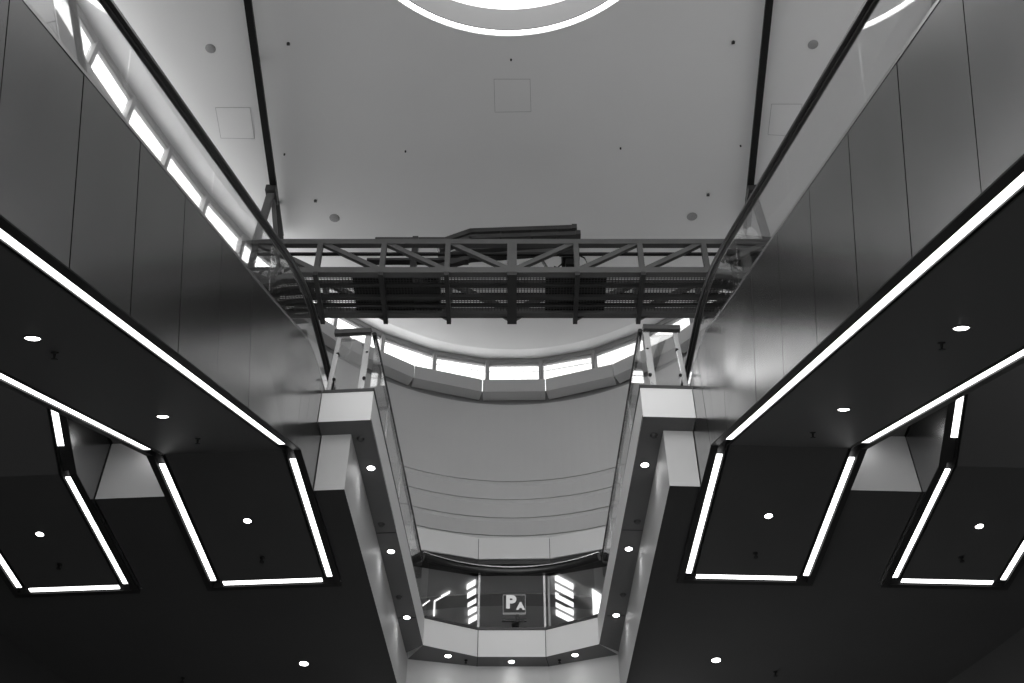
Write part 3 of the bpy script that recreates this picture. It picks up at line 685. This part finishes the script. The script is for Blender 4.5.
# ------------------------------------------------------------------ travelling maintenance gantry on two ceiling rails
for sx_, lab in ((-1, 'left'), (1, 'right')):
    mb = MB(); x0, x1 = (-4.10, -4.27) if sx_ < 0 else (3.98, 4.285)
    yb = 14.2 if sx_ < 0 else 13.95
    mb.bar((x0 - (x1 - x0) * 2.0, -0.5, 16.57), (x1, yb, 16.57), 0.095, 0.11); mb.bar((x0 - (x1 - x0) * 2.0, -0.5, 16.52), (x1, yb, 16.52), 0.115, 0.018)
    r = mb.build('ceiling_rail', M['black'], base=(x0, 9.4, 16.6)); tag(r, 'long black steel rail under the ceiling carrying the %s end of the gantry' % lab, 'rail', 'gantry rails under the ceiling')
    for y in (1.5, 4.5, 7.5, 10.5, 13.5):
        t = (y + 0.5) / (yb + 0.5); xx = (x0 - (x1 - x0) * 2.0) * (1 - t) + x1 * t; k = MB(); k.box(xx - 0.03, xx + 0.03, y - 0.05, y + 0.05, 16.62, ZC); k.build('bracket', M['black'], r)
gy, gr, zb, zt = 13.0, 13.93, 14.28, 15.0
X0, X1 = -4.3, 4.3
gan = thing('maintenance_gantry', 'grey steel truss gantry bridge spanning the hall under the ceiling', 'gantry', (0, 13.5, 14.2))
px = [-4.3, -3.21, -2.14, -1.07, 0.0, 1.07, 2.14, 3.21, 4.3]
for yy, nm in ((gy, 'front'), (gr, 'rear')):
    o = MB().box(X0, X1, yy - 0.05, yy + 0.05, zt - 0.06, zt + 0.06).build('top_chord', M['gantry'], gan)
    o = MB().box(X0, X1, yy - 0.06, yy + 0.06, zb - 0.065, zb + 0.065).build('bottom_chord', M['gantry'], gan)
    MB().box(X0, X1, yy + 0.02, yy + 0.06, 14.75, 14.80).build('mid_rail', M['black'], gan)
    for i, x in enumerate(px):
        w = 0.085 if i != 4 else 0.16
        MB().box(x - w / 2, x + w / 2, yy - 0.055, yy + 0.055, zb, zt).build('post', M['gantry'], gan)
    for i in range(8):
        xa, xb = px[i], px[i + 1]
        if i < 4: p, q2 = (xa + 0.05, yy, zt - 0.02), (xb - 0.05, yy, zb + 0.06)
        else: p, q2 = (xb - 0.05, yy, zt - 0.02), (xa + 0.05, yy, zb + 0.06)
        MB().bar(p, q2, 0.07, 0.09).build('brace', M['gantry'], gan)
for i, x in enumerate(px):     # cross beams with little brackets past the rear chord
    w = 0.075 if i != 4 else 0.16
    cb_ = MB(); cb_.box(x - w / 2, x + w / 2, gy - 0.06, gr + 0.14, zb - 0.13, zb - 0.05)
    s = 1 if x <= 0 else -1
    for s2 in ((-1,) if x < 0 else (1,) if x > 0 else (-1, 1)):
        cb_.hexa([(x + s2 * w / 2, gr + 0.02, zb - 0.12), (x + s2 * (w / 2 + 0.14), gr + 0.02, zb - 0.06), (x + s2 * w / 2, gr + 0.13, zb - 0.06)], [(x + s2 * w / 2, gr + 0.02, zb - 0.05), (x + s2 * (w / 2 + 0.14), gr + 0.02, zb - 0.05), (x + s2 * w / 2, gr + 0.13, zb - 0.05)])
    cb_.build('cross_beam', M['gantryshade'], gan)
MB().box(X0, X1, 13.47, 13.55, zb - 0.09, zb - 0.02).build('floor_joist', M['gantryshade'], gan)
fg = MB(); y = gy + 0.09
while y < gr - 0.09: fg.box(X0, X1, y, y + 0.012, zb - 0.008, zb); y += 0.04
x = X0
while x < X1: fg.box(x, x + 0.012, gy + 0.06, gr - 0.06, zb - 0.008, zb - 0.002); x += 0.05
fg.build('floor_grating', M['grate'], gan)
for y0, y1 in ((13.23, 13.29), (13.70, 13.76)): MB().box(X0, X1, y0, y1, zb - 0.04, zb - 0.01).build('floor_joist', M['gantryshade'], gan)
for x0, x1 in ((-2.63, -1.64), (0.55, 1.55), (-4.25, -3.7), (3.75, 4.25)): MB().box(x0, x1, gy + 0.08, gr - 0.06, zb, zb + 0.02).build('deck_plate', M['black'], gan)
for s in (-1, 1):        # A-shaped hangers up to the rails
    xr = -4.26 if s < 0 else 4.26
    MB().bar((xr + 0.0, 13.06, 16.52), (s * 4.32, 13.02, zt), 0.13, 0.07, up=(0, 1, 0)).build('hanger_leg', M['gantry'], gan)
    MB().bar((xr, 13.12, 16.52), (s * 4.04, 13.95, zt), 0.07, 0.06, up=(0, 1, 0)).build('hanger_leg', M['gantry'], gan)
    MB().box(xr - 0.09, xr + 0.09, 12.95, 13.3, 16.38, 16.53).build('trolley', M['dgrey'], gan)
    MB().box(s * 4.1 - 0.2, s * 4.1 + 0.2, 13.15, 13.9, zb + 0.02, zb + 0.30).build('end_carriage', M['dgrey'], gan)
# folded boom lift on the deck
bl = thing('boom_lift', 'dark folded boom lift parked on the gantry deck, arms lying to the right', 'boom lift', (-1.6, 13.55, zb + 0.02))
MB().box(-2.2, -1.2, 13.25, 13.85, zb + 0.02, zb + 0.32).build('chassis', M['dgrey'], bl)
for xw in (-2.05, -1.35):
    for yw in (13.2, 13.9):
        MB().lathe([(0, -0.05), (0.13, -0.05), (0.15, -0.03), (0.15, 0.03), (0.13, 0.05), (0, 0.05)], (xw, yw, zb + 0.17), (0, 1, 0), 18).build('wheel', M['black'], bl, smooth=True)
MB().box(-2.5, -0.75, 13.5, 13.62, 15.15, 15.2).build('canopy_bar', M['dgrey'], bl)
tw = MB(); tw.box(-1.74, -1.64, 13.45, 13.65, zb + 0.3, 15.72); tw.box(-1.9, -1.2, 13.48, 13.62, zb + 0.32, zb + 0.42); tw.build('turret', M['dgrey'], bl)
MB().bar((-2.40, 13.55, 15.70), (-1.15, 13.55, 15.70), 0.12, 0.07).build('counter_arm', M['dgrey'], bl)
for k, (za, zc_, zd, xe) in enumerate(((15.62, 15.93, 16.03, 1.14), (15.45, 15.76, 15.86, 1.20), (15.20, 15.46, 15.62, 0.95), (15.0, 15.24, 15.42, 0.90))):
    am = MB(); w = 0.11
    am.bar((-1.30 + 0.02 * k, 13.55, za), (-0.73, 13.55, zc_), w, 0.10); am.bar((-0.75, 13.55, zc_), (xe, 13.55, zd), w, 0.10)
    am.box(xe - 0.08, xe + 0.01, 13.48, 13.62, zd - 0.06, zd + 0.055)
    am.build('boom_arm', M['dgrey'], bl)
for xx in (-0.2, 0.35, 0.8):
    MB().box(xx - 0.015, xx + 0.015, 13.5, 13.6, 15.72, 15.95).build('link_pin', M['black'], bl)
MB().bar((0.42, 13.6, 15.5), (0.66, 13.6, 14.9), 0.05, 0.04).build('jib', M['gantry'], bl)
bk = MB(); bk.box(0.86, 1.16, 13.4, 13.7, 15.1, 15.45); bk.box(0.92, 1.1, 13.42, 13.68, 14.95, 15.1); bk.build('control_box', M['black'], bl)
hs = MB(); hs.tube([(0.72, 13.5, 14.98), (0.78, 13.5, 14.95), (0.86, 13.5, 15.05), (0.9, 13.5, 15.2)], 0.012, 6); hs.tube([(1.1, 13.5, 15.3), (1.25, 13.5, 15.2), (1.3, 13.5, 15.02), (1.18, 13.5, 14.93)], 0.014, 6); hs.build('hose', M['black'], bl)
# covered bundles lying on the gantry ends
def bundle(name, c, r, mat, label, cat, seed, group=None):
    bm = bmesh.new(); bmesh.ops.create_icosphere(bm, subdivisions=4, radius=1.0); rnd = random.Random(seed)
    ph = [(rnd.uniform(2, 7), rnd.uniform(2, 7), rnd.uniform(2, 7), rnd.uniform(0, 6)) for _ in range(6)]
    for v in bm.verts:
        k = 1 + sum(0.035 * math.sin(a * v.co.x + b * v.co.y + c_ * v.co.z + d) for a, b, c_, d in ph)
        z = v.co.z * k; z = max(z, -0.55)
        v.co = Vector((v.co.x * k * r[0], v.co.y * k * r[1], (z + 0.55) * r[2]))
    for f in bm.faces: f.smooth = True
    me = bpy.data.meshes.new(name); bm.to_mesh(me); bm.free(); me.materials.append(mat)
    o = bpy.data.objects.new(name, me); C.objects.link(o); o.location = c; return tag(o, label, cat, group)
bundle('tarpaulin_bundle', (4.02, 13.5, zb + 0.30), (0.52, 0.35, 0.52), M['tarp'], 'heap of dark tarpaulin lying on the right end of the gantry', 'tarpaulin', 3)
bundle('tarpaulin_bundle', (-3.75, 13.52, zb + 0.02), (0.42, 0.3, 0.16), M['gantry'], 'low grey covered bundle lying on the left end of the gantry', 'tarpaulin', 8)
bundle('white_sack', (3.95, 13.4, zb + 1.15), (0.125, 0.13, 0.24), M['cloth'], 'left white sack lying on the tarpaulin heap of the gantry', 'sack', 11, 'white sacks on the gantry')
bundle('white_sack', (4.19, 13.42, zb + 1.15), (0.10, 0.12, 0.28), M['cloth'], 'right white sack standing on the tarpaulin heap of the gantry', 'sack', 15, 'white sacks on the gantry')
